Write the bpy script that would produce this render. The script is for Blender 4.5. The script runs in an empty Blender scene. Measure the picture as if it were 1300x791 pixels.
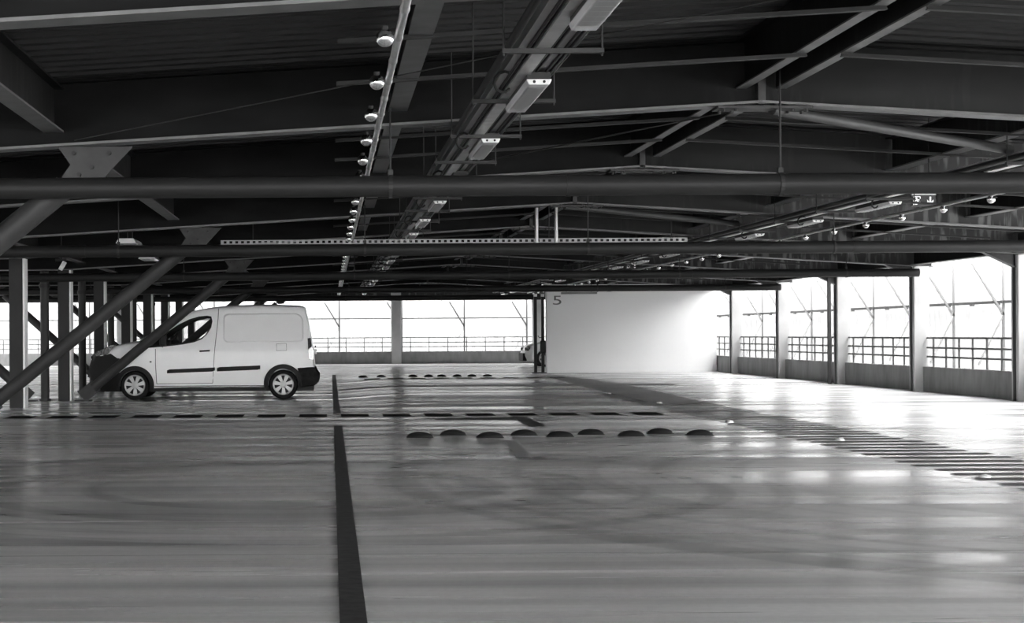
import bpy, bmesh, math, random
from mathutils import Vector, Matrix
random.seed(4)
sc = bpy.context.scene
COL = sc.collection
PI = math.pi

# ------------------------------------------------------------------ camera
H = 1.20            # eye height
F = 2090.0          # focal length in pixels of the 1300 px wide frame
CX, CY, ROLL = 420.0, 425.0, 0.006
cam = bpy.data.cameras.new('camera')
camo = bpy.data.objects.new('camera', cam)
COL.objects.link(camo)
camo.location = (0, 0, H)
camo.rotation_euler = (Matrix.Rotation(PI/2, 3, 'X') @ Matrix.Rotation(-ROLL, 3, 'Z')).to_euler()
cam.sensor_width = 36
cam.lens = F/1300*36
cam.shift_x = (650-CX)/1300
cam.shift_y = (CY-395.5)/1300
cam.clip_end = 400
sc.camera = camo

# ------------------------------------------------------------------ daylight
w = bpy.data.worlds.new('overcast_sky')
sc.world = w
w.use_nodes = True
nt = w.node_tree
nt.nodes.clear()
wo = nt.nodes.new('ShaderNodeOutputWorld')
bg = nt.nodes.new('ShaderNodeBackground')
bg.inputs[0].default_value = (1, 1, 1, 1)
bg.inputs[1].default_value = 13.0
nt.links.new(bg.outputs[0], wo.inputs[0])
sun = bpy.data.lights.new('sun', 'SUN')
sun.energy = 2.0
sun.angle = math.radians(12)
suno = bpy.data.objects.new('sun', sun)
COL.objects.link(suno)
suno.rotation_euler = Vector((-0.75, -0.55, -0.45)).to_track_quat('-Z', 'Y').to_euler()
sc.view_settings.view_transform = 'Standard'
sc.view_settings.look = 'None'
sc.view_settings.exposure = 0.15
sc.view_settings.gamma = 1.0
sc.view_settings.use_curve_mapping = False
sc.cycles.max_bounces = 10
sc.cycles.diffuse_bounces = 6
sc.cycles.transmission_bounces = 6
sc.cycles.sample_clamp_indirect = 8

# ------------------------------------------------------------------ helpers
def at(px, py, Y):
    dx, dy = px-CX, CY-py
    c, s = math.cos(ROLL), math.sin(ROLL)
    return Vector(((dx*c+dy*s)*Y/F, Y, H+(-dx*s+dy*c)*Y/F))

def sm(t):
    t = max(0.0, min(1.0, t))
    return t*t*(3-2*t)

def fl(x, y):        # gentle fall of the slab towards the left rear bays
    return -0.095*sm((1.6-x)/1.8)*sm((y-26.5)/5.5)*sm((50-y)/9)

def mat(name, col, rough=0.6, metal=0.0, var=0.0, scale=(1, 1, 1), nscale=3.0, spec=0.5, bump=0.0, coat=0.0):
    m = bpy.data.materials.new(name)
    m.use_nodes = True
    n, l = m.node_tree.nodes, m.node_tree.links
    b = n['Principled BSDF']
    b.inputs['Roughness'].default_value = rough
    b.inputs['Metallic'].default_value = metal
    b.inputs['Specular IOR Level'].default_value = spec
    b.inputs['Coat Weight'].default_value = coat
    tc = n.new('ShaderNodeTexCoord')
    mp = n.new('ShaderNodeMapping')
    mp.inputs['Scale'].default_value = scale
    no = n.new('ShaderNodeTexNoise')
    no.inputs['Scale'].default_value = nscale
    no.inputs['Detail'].default_value = 5
    l.new(tc.outputs['Object'], mp.inputs[0])
    l.new(mp.outputs[0], no.inputs['Vector'])
    cr = n.new('ShaderNodeMapRange')
    cr.inputs['From Min'].default_value = 0.3
    cr.inputs['From Max'].default_value = 0.7
    cr.inputs['To Min'].default_value = col*(1-var)
    cr.inputs['To Max'].default_value = col*(1+var)
    l.new(no.outputs['Fac'], cr.inputs['Value'])
    l.new(cr.outputs[0], b.inputs['Base Color'])
    if bump:
        bp = n.new('ShaderNodeBump')
        bp.inputs['Strength'].default_value = bump
        bp.inputs['Distance'].default_value = 0.01
        l.new(no.outputs['Fac'], bp.inputs['Height'])
        l.new(bp.outputs[0], b.inputs['Normal'])
    return m

def stain_and_light(m):     # pale drips that ran down the webs, plus light painted on the right-hand side
    n, l = m.node_tree.nodes, m.node_tree.links
    b = n['Principled BSDF']
    old = b.inputs['Base Color'].links[0].from_socket
    tc = n.new('ShaderNodeTexCoord')
    def no(sc3, s_, d):
        mp = n.new('ShaderNodeMapping'); mp.inputs['Scale'].default_value = sc3
        t = n.new('ShaderNodeTexNoise'); t.inputs['Scale'].default_value = s_; t.inputs['Detail'].default_value = d
        l.new(tc.outputs['Object'], mp.inputs[0]); l.new(mp.outputs[0], t.inputs['Vector']); return t.outputs['Fac']
    def rg(v, a, c, x, y):
        r = n.new('ShaderNodeMapRange')
        for k, q in zip(('From Min', 'From Max', 'To Min', 'To Max'), (a, c, x, y)): r.inputs[k].default_value = q
        l.new(v, r.inputs['Value']); return r.outputs[0]
    a = rg(no((7, 7, 1.2), 1.6, 3), .50, .62, 0, 1); c = rg(no((.25, .25, .25), 1.0, 2), .44, .56, 0, .09)
    mu = n.new('ShaderNodeMath'); mu.operation = 'MULTIPLY'; l.new(a, mu.inputs[0]); l.new(c, mu.inputs[1])
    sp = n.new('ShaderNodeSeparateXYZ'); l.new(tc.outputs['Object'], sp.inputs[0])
    side = rg(sp.outputs[0], -0.5, 2.5, 0, 1)      # right of the ridge: masks the drips and the painted light
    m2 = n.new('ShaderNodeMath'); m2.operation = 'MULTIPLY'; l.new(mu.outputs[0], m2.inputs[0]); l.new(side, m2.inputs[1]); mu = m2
    m3 = n.new('ShaderNodeMath'); m3.operation = 'MULTIPLY_ADD'; l.new(side, m3.inputs[0]); m3.inputs[1].default_value = 0.035; l.new(old, m3.inputs[2]); old = m3.outputs[0]  # base colour raised rightwards, imitating light from the right-hand openings
    ad = n.new('ShaderNodeMath'); ad.operation = 'ADD'; l.new(mu.outputs[0], ad.inputs[0]); l.new(old, ad.inputs[1])
    l.new(ad.outputs[0], b.inputs['Base Color'])

M = {}
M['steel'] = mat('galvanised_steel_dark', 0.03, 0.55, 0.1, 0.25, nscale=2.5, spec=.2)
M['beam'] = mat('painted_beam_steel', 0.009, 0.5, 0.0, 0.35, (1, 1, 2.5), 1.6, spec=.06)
stain_and_light(M['beam'])
M['flange'] = mat('flange_with_floor_light', 0.12, 0.45, 0.2, 0.2, (3, 3, 3), 2, spec=.4)  # lighter than the webs: floor bounce light painted into the colour
M['line'] = mat('worn_line_paint', 0.05, 0.55, 0, 0.5, (1, 1, 1), 14, spec=.3)
M['ladder'] = mat('walkway_stripe_paint', 0.10, 0.6, 0, 0.3, (0.6, 3, 1), 4, spec=.2)
M['faint'] = mat('faint_worn_paint', 0.33, 0.4, 0, 0.2, (0.6, 3, 1), 4, spec=.4)
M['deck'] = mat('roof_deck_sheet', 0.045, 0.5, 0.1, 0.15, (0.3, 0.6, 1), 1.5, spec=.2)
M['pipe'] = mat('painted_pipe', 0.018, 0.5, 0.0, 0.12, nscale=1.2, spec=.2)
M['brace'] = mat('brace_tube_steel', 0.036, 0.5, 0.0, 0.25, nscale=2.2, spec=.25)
M['plate'] = mat('gusset_plate', 0.04, 0.5, 0.1, 0.35, nscale=5, spec=.3)
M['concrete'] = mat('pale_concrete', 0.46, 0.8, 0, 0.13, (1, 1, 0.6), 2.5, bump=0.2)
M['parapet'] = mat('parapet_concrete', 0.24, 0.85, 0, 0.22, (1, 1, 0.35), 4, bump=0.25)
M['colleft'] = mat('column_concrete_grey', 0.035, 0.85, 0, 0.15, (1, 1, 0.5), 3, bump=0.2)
M['paintwall'] = mat('white_wall_paint', 0.90, 0.6, 0, 0.02, nscale=0.6)
M['rail'] = mat('rail_steel', 0.10, 0.5, 0.5, 0.1)
M['mull'] = mat('pale_mullion_paint', 0.22, 0.5)
M['zinc'] = mat('bright_zinc', 0.45, 0.35, 0.7, 0.15, nscale=8)
M['tray'] = mat('zinc_tray', 0.30, 0.4, 0.4, 0.2, (3, 0.2, 3), 2)
M['chrome'] = mat('mirror_glass_ball', 0.85, 0.10, 1.0, 0.02)
M['black'] = mat('black_plastic', 0.010, 0.5, 0, 0.2, spec=.2)
M['rubber'] = mat('black_rubber', 0.010, 0.7, 0, 0.3, nscale=8, spec=.15)
M['blackpaint'] = mat('dark_floor_paint', 0.02, 0.9, 0, 0.4, (1, 1, 1), 9, spec=.0)
M['greypaint'] = mat('grey_floor_paint', 0.38, 0.55, 0, 0.3, (0.6, 3, 1), 4, spec=.25)
M['white'] = mat('white_plastic', 0.68, 0.22, 0, 0.03, coat=0.4)
M['vanwhite'] = mat('white_car_paint', 0.90, 0.3, 0, 0.015, spec=.3, coat=0.15)
M['seam'] = mat('seam_gap', 0.03, 0.8)
M['rim'] = mat('silver_wheel_cover', 0.38, 0.35, 0.3, 0.08)
M['digit'] = mat('grey_number_paint', 0.13, 0.6)
M['signblack'] = mat('sign_face_dark', 0.03, 0.35)
M['signwhite'] = mat('sign_symbol_pale', 0.7, 0.4)
M['signwhite'].node_tree.nodes['Principled BSDF'].inputs['Emission Color'].default_value = (1, 1, 1, 1)
M['signwhite'].node_tree.nodes['Principled BSDF'].inputs['Emission Strength'].default_value = 0.4
M['lamp_red'] = mat('dark_lamp_lens', 0.05, 0.12, 0, 0.3, nscale=30, coat=1)
M['headlamp'] = mat('headlamp_lens', 0.05, 0.12, 0.4, 0.9, nscale=22, coat=1)
M['interior'] = mat('cab_interior', 0.02, 0.7)

def glass(name):
    m = bpy.data.materials.new(name)
    m.use_nodes = True
    n, l = m.node_tree.nodes, m.node_tree.links
    n.clear()
    o = n.new('ShaderNodeOutputMaterial')
    mx = n.new('ShaderNodeMixShader')
    t = n.new('ShaderNodeBsdfTransparent')
    t.inputs[0].default_value = (.8, .8, .8, 1)
    g = n.new('ShaderNodeBsdfGlossy')
    g.inputs['Roughness'].default_value = 0.03
    f = n.new('ShaderNodeFresnel')
    l.new(f.outputs[0], mx.inputs[0]); l.new(t.outputs[0], mx.inputs[1]); l.new(g.outputs[0], mx.inputs[2])
    l.new(mx.outputs[0], o.inputs[0])
    return m
M['glass'] = glass('window_glass')

def cladmat():
    m = bpy.data.materials.new('translucent_cladding')
    m.use_nodes = True
    n, l = m.node_tree.nodes, m.node_tree.links
    n.clear()
    o = n.new('ShaderNodeOutputMaterial')
    mx = n.new('ShaderNodeMixShader')
    mx.inputs[0].default_value = 0.5
    d = n.new('ShaderNodeBsdfDiffuse')
    t = n.new('ShaderNodeBsdfTranslucent')
    tc = n.new('ShaderNodeTexCoord')
    no = n.new('ShaderNodeTexNoise')
    mp = n.new('ShaderNodeMapping')
    mp.inputs['Scale'].default_value = (1.3, 1.3, 0.12)
    no.inputs['Scale'].default_value = 2.0
    cr = n.new('ShaderNodeMapRange')
    cr.inputs['From Min'].default_value = 0.3; cr.inputs['From Max'].default_value = 0.7
    cr.inputs['To Min'].default_value = 0.44; cr.inputs['To Max'].default_value = 0.54
    l.new(tc.outputs['Object'], mp.inputs[0]); l.new(mp.outputs[0], no.inputs['Vector'])
    l.new(no.outputs['Fac'], cr.inputs['Value'])
    l.new(cr.outputs[0], d.inputs[0])
    k = n.new('ShaderNodeMath'); k.operation = 'MULTIPLY'; k.inputs[1].default_value = 0.25
    l.new(cr.outputs[0], k.inputs[0]); l.new(k.outputs[0], t.inputs[0])
    l.new(d.outputs[0], mx.inputs[1]); l.new(t.outputs[0], mx.inputs[2])
    l.new(mx.outputs[0], o.inputs[0])
    return m
M['clad'] = cladmat()

def floormat():
    m = bpy.data.materials.new('worn_coated_slab')
    m.use_nodes = True
    n, l = m.node_tree.nodes, m.node_tree.links
    b = n['Principled BSDF']
    tc = n.new('ShaderNodeTexCoord')
    def noise(sx, sy, sc_, det=5, dist=0.0, off=0.0):
        mp = n.new('ShaderNodeMapping')
        mp.inputs['Scale'].default_value = (sx, sy, 1)
        mp.inputs['Location'].default_value = (off, off*1.7, 0)
        no = n.new('ShaderNodeTexNoise')
        no.inputs['Scale'].default_value = sc_
        no.inputs['Detail'].default_value = det
        no.inputs['Distortion'].default_value = dist
        l.new(tc.outputs['Object'], mp.inputs[0]); l.new(mp.outputs[0], no.inputs['Vector'])
        return no.outputs['Fac']
    def rng(v, a, b_, c, d):
        r = n.new('ShaderNodeMapRange')
        for k, x in zip(('From Min', 'From Max', 'To Min', 'To Max'), (a, b_, c, d)):
            r.inputs[k].default_value = x
        l.new(v, r.inputs['Value'])
        return r.outputs[0]
    def math_(op, a, b_):
        k = n.new('ShaderNodeMath'); k.operation = op
        for i, v in enumerate((a, b_)):
            if isinstance(v, (int, float)): k.inputs[i].default_value = v
            else: l.new(v, k.inputs[i])
        return k.outputs[0]
    broad = rng(noise(0.5, 0.5, 0.5, 3), 0.3, 0.7, 0.86, 1.10)
    streak = rng(noise(0.10, 3.2, 1.0, 7), 0.34, 0.66, 0.70, 1.14)     # wear brushed across the lanes
    fine = rng(noise(1, 1, 22, 4, off=3), 0.3, 0.7, 0.95, 1.05)
    # curved tyre marks
    def arcs(cx, cy, r0, r1, wscale, seed):
        sp = n.new('ShaderNodeSeparateXYZ'); l.new(tc.outputs['Object'], sp.inputs[0])
        dx = math_('SUBTRACT', sp.outputs[0], cx); dy = math_('SUBTRACT', sp.outputs[1], cy)
        r = math_('SQRT', math_('ADD', math_('MULTIPLY', dx, dx), math_('MULTIPLY', dy, dy)), 0)
        cmb = n.new('ShaderNodeCombineXYZ'); l.new(math_('MULTIPLY', r, wscale), cmb.inputs[0]); cmb.inputs[1].default_value = seed
        a = noise(0.15, 0.15, 1.0, 2, off=seed)
        l.new(math_('MULTIPLY', a, 3.0), cmb.inputs[2])
        no = n.new('ShaderNodeTexNoise'); no.inputs['Scale'].default_value = 1.0; no.inputs['Detail'].default_value = 3
        l.new(cmb.outputs[0], no.inputs['Vector'])
        band = math_('MULTIPLY', rng(r, r0-.5, r0, 0, 1), rng(r, r1, r1+.6, 1, 0))
        dark = rng(no.outputs['Fac'], 0.50, 0.60, 0, 0.36)
        return math_('SUBTRACT', 1.0, math_('MULTIPLY', dark, band))
    a1 = arcs(-0.3, 13.0, 1.6, 3.6, 3.2, 1.0)
    a2 = arcs(7.5, 13.5, 4.2, 7.2, 2.4, 5.0)
    v = math_('MULTIPLY', broad, streak)
    v = math_('MULTIPLY', v, rng(noise(0.03, 0.7, 1.0, 2, off=11), 0.40, 0.58, 0.74, 1.12))
    v = math_('MULTIPLY', v, fine)
    v = math_('MULTIPLY', v, a1)
    v = math_('MULTIPLY', v, a2)
    # casting joints across the slab
    sp = n.new('ShaderNodeSeparateXYZ'); l.new(tc.outputs['Object'], sp.inputs[0])
    j = math_('ABSOLUTE', math_('SUBTRACT', math_('FRACT', math_('DIVIDE', math_('ADD', sp.outputs[1], 3.5), 5.0), 0), 0.5), 0)
    joint = rng(j, 0.0022, 0.0040, 0.45, 1.0)
    v = math_('MULTIPLY', v, joint)
    v = math_('MULTIPLY', v, 0.82)
    l.new(v, b.inputs['Base Color'])
    ro = rng(noise(0.12, 1.6, 1.0, 5, off=7), 0.36, 0.64, 0.13, 0.38)
    l.new(ro, b.inputs['Roughness'])
    b.inputs['Specular IOR Level'].default_value = 0.5
    bp = n.new('ShaderNodeBump'); bp.inputs['Strength'].default_value = 0.25; bp.inputs['Distance'].default_value = 0.004
    l.new(noise(0.25, 14.0, 2.0, 4, off=2), bp.inputs['Height'])
    l.new(bp.outputs[0], b.inputs['Normal'])
    return m
M['floor'] = floormat()

def tag(o, label=None, cat=None, group=None, kind=None):
    if label: o['label'] = label
    if cat: o['category'] = cat
    if group: o['group'] = group
    if kind: o['kind'] = kind
    return o

def empty(name, loc, label, cat, group=None):
    o = bpy.data.objects.new(name, None)
    o.empty_display_size = 0.2
    COL.objects.link(o)
    o.location = loc
    return tag(o, label, cat, group)

def wloc(o):
    v = Vector((0, 0, 0))
    while o is not None:
        v = v + o.location
        o = o.parent
    return v

class MB:
    def __init__(self): self.v = []; self.f = []
    def add(self, vs, fs):
        k = len(self.v)
        self.v += [Vector(p) for p in vs]
        self.f += [tuple(i+k for i in f) for f in fs]
        return self
    def box(self, x0, x1, y0, y1, z0, z1):
        vs = [(x, y, z) for z in (z0, z1) for y in (y0, y1) for x in (x0, x1)]
        return self.add(vs, [(0, 2, 3, 1), (4, 5, 7, 6), (0, 1, 5, 4), (2, 6, 7, 3), (0, 4, 6, 2), (1, 3, 7, 5)])
    def sweep(self, p, q, prof, up=(0, 0, 1), caps=True):
        p, q = Vector(p), Vector(q)
        d = (q-p).normalized(); up = Vector(up)
        s = d.cross(up)
        if s.length < 1e-4: s = d.cross(Vector((1, 0, 0)))
        s.normalize(); u = s.cross(d).normalized()
        n = len(prof)
        vs = [p+s*a+u*b for a, b in prof]+[q+s*a+u*b for a, b in prof]
        fs = [(i, (i+1) % n, n+(i+1) % n, n+i) for i in range(n)]
        if caps: fs += [tuple(range(n-1, -1, -1)), tuple(range(n, 2*n))]
        return self.add(vs, fs)
    def bar(self, p, q, w, h, up=(0, 0, 1)):
        return self.sweep(p, q, [(-w/2, -h/2), (w/2, -h/2), (w/2, h/2), (-w/2, h/2)], up)
    def tube(self, p, q, r, n=12):
        return self.sweep(p, q, [(r*math.cos(2*PI*i/n), r*math.sin(2*PI*i/n)) for i in range(n)])
    def ibeam(self, p, q, h, b, tf, tw):    # p,q = line of the bottom flange's underside
        a, c = b/2, tw/2
        return self.sweep(p, q, [(-a, 0), (a, 0), (a, tf), (c, tf), (c, h-tf), (a, h-tf), (a, h), (-a, h), (-a, h-tf), (-c, h-tf), (-c, tf), (-a, tf)])
    def teeweb(self, p, q, h, b, tf, tw):   # top flange and web, without the bottom flange
        a, c = b/2, tw/2
        return self.sweep(p, q, [(-c, tf), (c, tf), (c, h-tf), (a, h-tf), (a, h), (-a, h), (-a, h-tf), (-c, h-tf)])
    def flat(self, p, q, b, t):
        return self.sweep(p, q, [(-b/2, 0), (b/2, 0), (b/2, t), (-b/2, t)])
    def lathe(self, c, axis, prof, n=24):   # prof: (radius, along)
        c = Vector(c); ax = Vector(axis).normalized()
        s = ax.orthogonal().normalized(); u = ax.cross(s)
        m = len(prof); vs = []
        for i in range(n):
            t = 2*PI*i/n
            dd = s*math.cos(t)+u*math.sin(t)
            vs += [c+dd*r+ax*a for r, a in prof]
        fs = [(i*m+j, ((i+1) % n)*m+j, ((i+1) % n)*m+j+1, i*m+j+1) for i in range(n) for j in range(m-1)]
        return self.add(vs, fs)
    def sphere(self, c, r, n=16, m=10):
        return self.lathe(c, (0, 0, 1), [(max(r*math.sin(PI*j/m), 1e-4), -r*math.cos(PI*j/m)) for j in range(m+1)], n)
    def path(self, pts, r, n=8):
        for a, b in zip(pts[:-1], pts[1:]): self.tube(a, b, r, n)
        for a in pts[1:-1]: self.sphere(a, r*1.0, n, 4)
        return self
    def build(self, name, m, parent=None, smooth=False, bevel=0.0):
        o = wloc(parent)
        me = bpy.data.meshes.new(name)
        me.from_pydata([tuple(p-o) for p in self.v], [], self.f)
        bm = bmesh.new(); bm.from_mesh(me)
        bmesh.ops.recalc_face_normals(bm, faces=bm.faces)
        if smooth:
            for f in bm.faces: f.smooth = True
            for e in bm.edges:
                if len(e.link_faces) == 2 and e.calc_face_angle(0) > 0.7: e.smooth = False
        bm.to_mesh(me); bm.free()
        me.materials.append(m)
        ob = bpy.data.objects.new(name, me)
        COL.objects.link(ob)
        ob.parent = parent
        if bevel:
            b = ob.modifiers.new('bevel', 'BEVEL'); b.width = bevel; b.segments = 2
        return ob

def copy_tree(o, parent=None):
    c = o.copy(); COL.objects.link(c)
    if parent is not None: c.parent = parent
    for ch in [k for k in COL.objects if k.parent == o]: copy_tree(ch, c)
    return c

ORD = ['nearest', 'second', 'third', 'fourth', 'fifth', 'sixth', 'seventh', 'eighth', 'ninth', 'tenth', 'eleventh', 'twelfth',
       'thirteenth', 'fourteenth', 'fifteenth', 'sixteenth', 'seventeenth', 'eighteenth', 'nineteenth', 'twentieth']
ORD += ['twenty-'+x for x in ['first', 'second', 'third', 'fourth', 'fifth', 'sixth', 'seventh', 'eighth', 'ninth']]+['thirtieth']
ORD += ['thirty-'+x for x in ['first', 'second', 'third', 'fourth', 'fifth', 'sixth', 'seventh', 'eighth', 'ninth']]+['fortieth']

# ------------------------------------------------------------------ roof geometry
RX = 3.43                                  # ridge line
XL, XR, YB, YE = -16.0, 11.85, -14.0, 67.0
def hb(x):                                 # underside of the roof beams above the floor
    if x > RX: return H+1.82-0.062*(x-RX)
    if x > -5.34: return H+1.82-0.056*(RX-x)
    return H+1.82-0.056*(RX+5.34)
FR = [8.15+5*k for k in range(12)]         # roof frames
BD = 0.52                                  # beam depth

# ------------------------------------------------------------------ structure
xs = [XL+0.0]+[-14+0.5*i for i in range(54)]+[13.6]
ys = [YB+1.0*i for i in range(40)]+[26+0.5*i for i in range(50)]+[51+1.0*i for i in range(19)]
mb = MB()
nx = len(xs)
mb.add([(x, y, fl(x, y)) for y in ys for x in xs],
       [(j*nx+i, j*nx+i+1, (j+1)*nx+i+1, (j+1)*nx+i) for j in range(len(ys)-1) for i in range(nx-1)])
k = len(mb.v)
mb.box(XL, 13.6, YB, ys[-1], -0.5, -0.12)
tag(mb.build('floor', M['floor'], smooth=True), kind='structure')

mb = MB()
pts = []
y = -7.0
while y < 67.3:
    pts += [(y, 0.0), (y+0.09, 0.0), (y+0.12, 0.05), (y+0.21, 0.05)]
    y += 0.24
XS = [XL+1.6, -5.34, RX, 12.35]
YR0, YR1 = -7.0, 67.4
for (a, b) in zip(XS[:-1], XS[1:]):
    za, zb = hb(a+1e-6)+BD+0.012, hb(b-1e-6)+BD+0.012
    if a == RX: za = hb(RX)+BD+0.012
    n = len(pts)
    mb.add([(a, p[0], za+p[1]) for p in pts]+[(b, p[0], zb+p[1]) for p in pts], [(i, i+1, n+i+1, n+i) for i in range(n-1)])
    mb.add([(a, YR0, za+.12), (a, YR1, za+.12), (b, YR1, zb+.12), (b, YR0, zb+.12)], [(0, 1, 2, 3)])
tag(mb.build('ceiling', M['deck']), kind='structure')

# parapets
def parapet(name, boxes):
    mb = MB()
    for b_ in boxes: mb.box(*b_)
    tag(mb.build(name, M['parapet'], bevel=0.01), kind='structure')
cols_r = [48.15, 43.15, 38.15, 33.15, 28.15, 23.15, 18.15]
bx = []
yy = [YB]+[3.15+5*k for k in range(14)]
for a, b in zip(yy[:-1], yy[1:]):
    bx.append((11.86, 12.0, a+(.17 if a > 15 else 0), b-(.17 if b > 15 else 0), -0.1, 0.49))
parapet('wall_right', bx)
ex = [-13.9, -8.5, -2.9, 2.66, 8.4, 11.84]
parapet('wall_back', [(a+.2, b-.2, YE, YE+.15, -0.05, 0.50) for a, b in zip(ex[:-1], ex[1:])])

def clad(name, p, q, out, z0, z1):
    p, q, out = Vector(p), Vector(q), Vector(out)
    L = (q-p).length; d = (q-p)/L
    prof = []; t = 0
    while t < L:
        prof += [(t, 0), (t+.16, 0), (t+.19, .035), (t+.27, .035), (t+.30, 0)]
        t += .32
    mb = MB(); n = len(prof)
    mb.add([p+d*t+out*o+Vector((0, 0, z0)) for t, o in prof]+[p+d*t+out*o+Vector((0, 0, z1)) for t, o in prof],
           [(i, i+1, n+i+1, n+i) for i in range(n-1)])
    tag(mb.build(name, M['clad']), kind='structure')
clad('wall_outer_right', (13.45, 22.0, 0), (13.45, 69.2, 0), (1, 0, 0), -1.0, hb(13.45)+BD)
clad('wall_outer_back', (-16, 69.2, 0), (13.45, 69.2, 0), (0, 1, 0), -1.0, hb(RX)+BD)
mb = MB()
mb.box(XL-.2, XL, YB, 69.2, -.1, hb(-10)+BD)
tag(mb.build('wall_left', M['parapet']), kind='structure')

mb = MB()
for a, b in zip(XS[:-1], XS[1:]):
    za, zb_ = hb(a+1e-6)+BD, hb(b-1e-6)+BD
    if a == RX: za = hb(RX)+BD
    mb.add([(a, 67.2, H+1.49), (b, 67.2, H+1.49), (b, 67.2, zb_), (a, 67.2, za), (a, 67.4, H+1.49), (b, 67.4, H+1.49), (b, 67.4, zb_), (a, 67.4, za)],
           [(0, 1, 2, 3), (7, 6, 5, 4), (0, 4, 5, 1), (3, 2, 6, 7)])
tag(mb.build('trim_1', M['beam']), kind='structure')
# white wall with the level number
WY = 50.5
wl, wr = at(694, 470, WY).x, at(910, 470, WY).x
mb = MB(); mb.box(wl, wr, WY, WY+0.22, -0.02, hb(9)+0.02)
tag(mb.build('wall_white', M['paintwall'], bevel=.01), kind='structure')
mb = MB(); mb.box(wl, wr, WY-0.05, WY, 0.0, 0.10); mb.box(wl, wr, WY-0.025, WY, 0.10, 0.2)
tag(mb.build('baseboard_back', M['paintwall']), kind='structure')

# ------------------------------------------------------------------ roof beams
def place(pname): return pname
for i, y in enumerate(FR):
    far = y-8.15
    lab = ['deep dark steel roof beam crossing above the camera at the top left corner',
           'deep dark steel roof beam crossing in front of the thickest transverse pipe'][i] if i < 2 else \
          'dark pitched steel roof beam, %s one from the camera' % ORD[i]
    r = empty('roof_beam', (RX, y, hb(RX)), lab, 'beam', 'pitched steel roof beams')
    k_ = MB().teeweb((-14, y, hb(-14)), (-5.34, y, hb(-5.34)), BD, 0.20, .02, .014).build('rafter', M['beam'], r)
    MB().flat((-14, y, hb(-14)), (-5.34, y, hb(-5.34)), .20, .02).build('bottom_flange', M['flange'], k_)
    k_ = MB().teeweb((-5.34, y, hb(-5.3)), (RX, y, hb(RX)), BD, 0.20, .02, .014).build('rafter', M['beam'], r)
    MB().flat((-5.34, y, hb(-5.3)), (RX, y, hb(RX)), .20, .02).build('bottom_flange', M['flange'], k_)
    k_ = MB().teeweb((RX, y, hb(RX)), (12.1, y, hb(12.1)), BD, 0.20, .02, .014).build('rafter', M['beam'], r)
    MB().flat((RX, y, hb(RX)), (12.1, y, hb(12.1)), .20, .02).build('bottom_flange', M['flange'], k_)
    mb = MB()
    mb.box(RX-.03, RX+.03, y-.1, y+.1, hb(RX)-.01, hb(RX)+BD)
    mb.bar((RX-.35, y-.0, hb(RX-.35)-.012), (RX+.4, y, hb(RX+.4)-.012), .22, .02, (0, 0, 1))
    mb.build('ridge_plate', M['plate'], r)
    mb = MB()
    for dx in (-.3, -.2, .12, .25, .36):
        for dy in (-.07, .07):
            mb.tube((RX+dx, y+dy, hb(RX+dx)-.05), (RX+dx, y+dy, hb(RX+dx)), .014, 6)
    mb.build('bolts', M['steel'], r)
    # haunch where the beam meets the right column
    mb = MB()
    zc = hb(XR-.17)
    q = [(XR-.7, zc+.04), (XR-.16, zc), (XR-.16, zc-.22)]
    if True:
        vs = [(a, y-.008, b) for a, b in q]+[(a, y+.008, b) for a, b in q]
        mb.add(vs, [(0, 1, 2), (5, 4, 3), (0, 3, 4, 1), (1, 4, 5, 2), (2, 5, 3, 0)])
        mb.bar((XR-.7, y, zc+.04), (XR-.16, y, zc-.22), .16, .015)
    mb.build('haunch', M['plate'], r)

# longitudinal members
def purlin(x, b, depth, label, lift=0.12):
    r = empty('purlin', (x, FR[0], hb(x)+lift), label, 'beam', 'lengthwise roof members')
    ya = 3.0
    for y in FR+[66.8]:
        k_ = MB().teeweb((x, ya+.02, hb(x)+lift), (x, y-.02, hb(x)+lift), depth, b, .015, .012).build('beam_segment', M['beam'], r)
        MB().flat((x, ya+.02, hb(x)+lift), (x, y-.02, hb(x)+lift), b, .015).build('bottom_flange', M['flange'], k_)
        ya = y
purlin(-5.0, .16, .36, 'lengthwise steel roof member running above the left row of columns')
purlin(-2.2, .16, .36, 'lengthwise steel roof member above the tops of the diagonal braces')
purlin(0.545, .15, .36, 'lengthwise steel roof member right beside the near string of ball lamps')
purlin(6.2, .16, .36, 'lengthwise steel roof member just left of the right-hand light row')
purlin(9.0, .16, .36, 'lengthwise steel roof member right of the right-hand ball lamps')
purlin(11.75, .16, .34, 'eaves beam over the heads of the right-hand columns', 0.03)
r = empty('ridge_beam', (RX, FR[0], hb(RX)+.12), 'twin-channel ridge beam with a black gap, running lengthwise at the roof apex', 'beam')
ya = 3.0
for y in FR+[66.8]:
    for s, xw in ((-1, RX-.19), (1, RX+.13)):
        z = hb(RX)+.12
        mb = MB()
        mb.box(xw+(.073 if s < 0 else 0), xw+(.085 if s < 0 else .012), ya+.02, y-.02, z+.012, z+.37)
        mb.box(xw, xw+.085, ya+.02, y-.02, z+.37, z+.382)
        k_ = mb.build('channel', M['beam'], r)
        MB().box(xw, xw+.085, ya+.02, y-.02, z, z+.012).build('bottom_flange', M['flange'], k_)
    ya = y
MB().box(RX-.19, RX+.215, 3, 66.8, hb(RX)+.12+.382, hb(RX)+.12+.39).build('cover_strip', M['black'], r)

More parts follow.
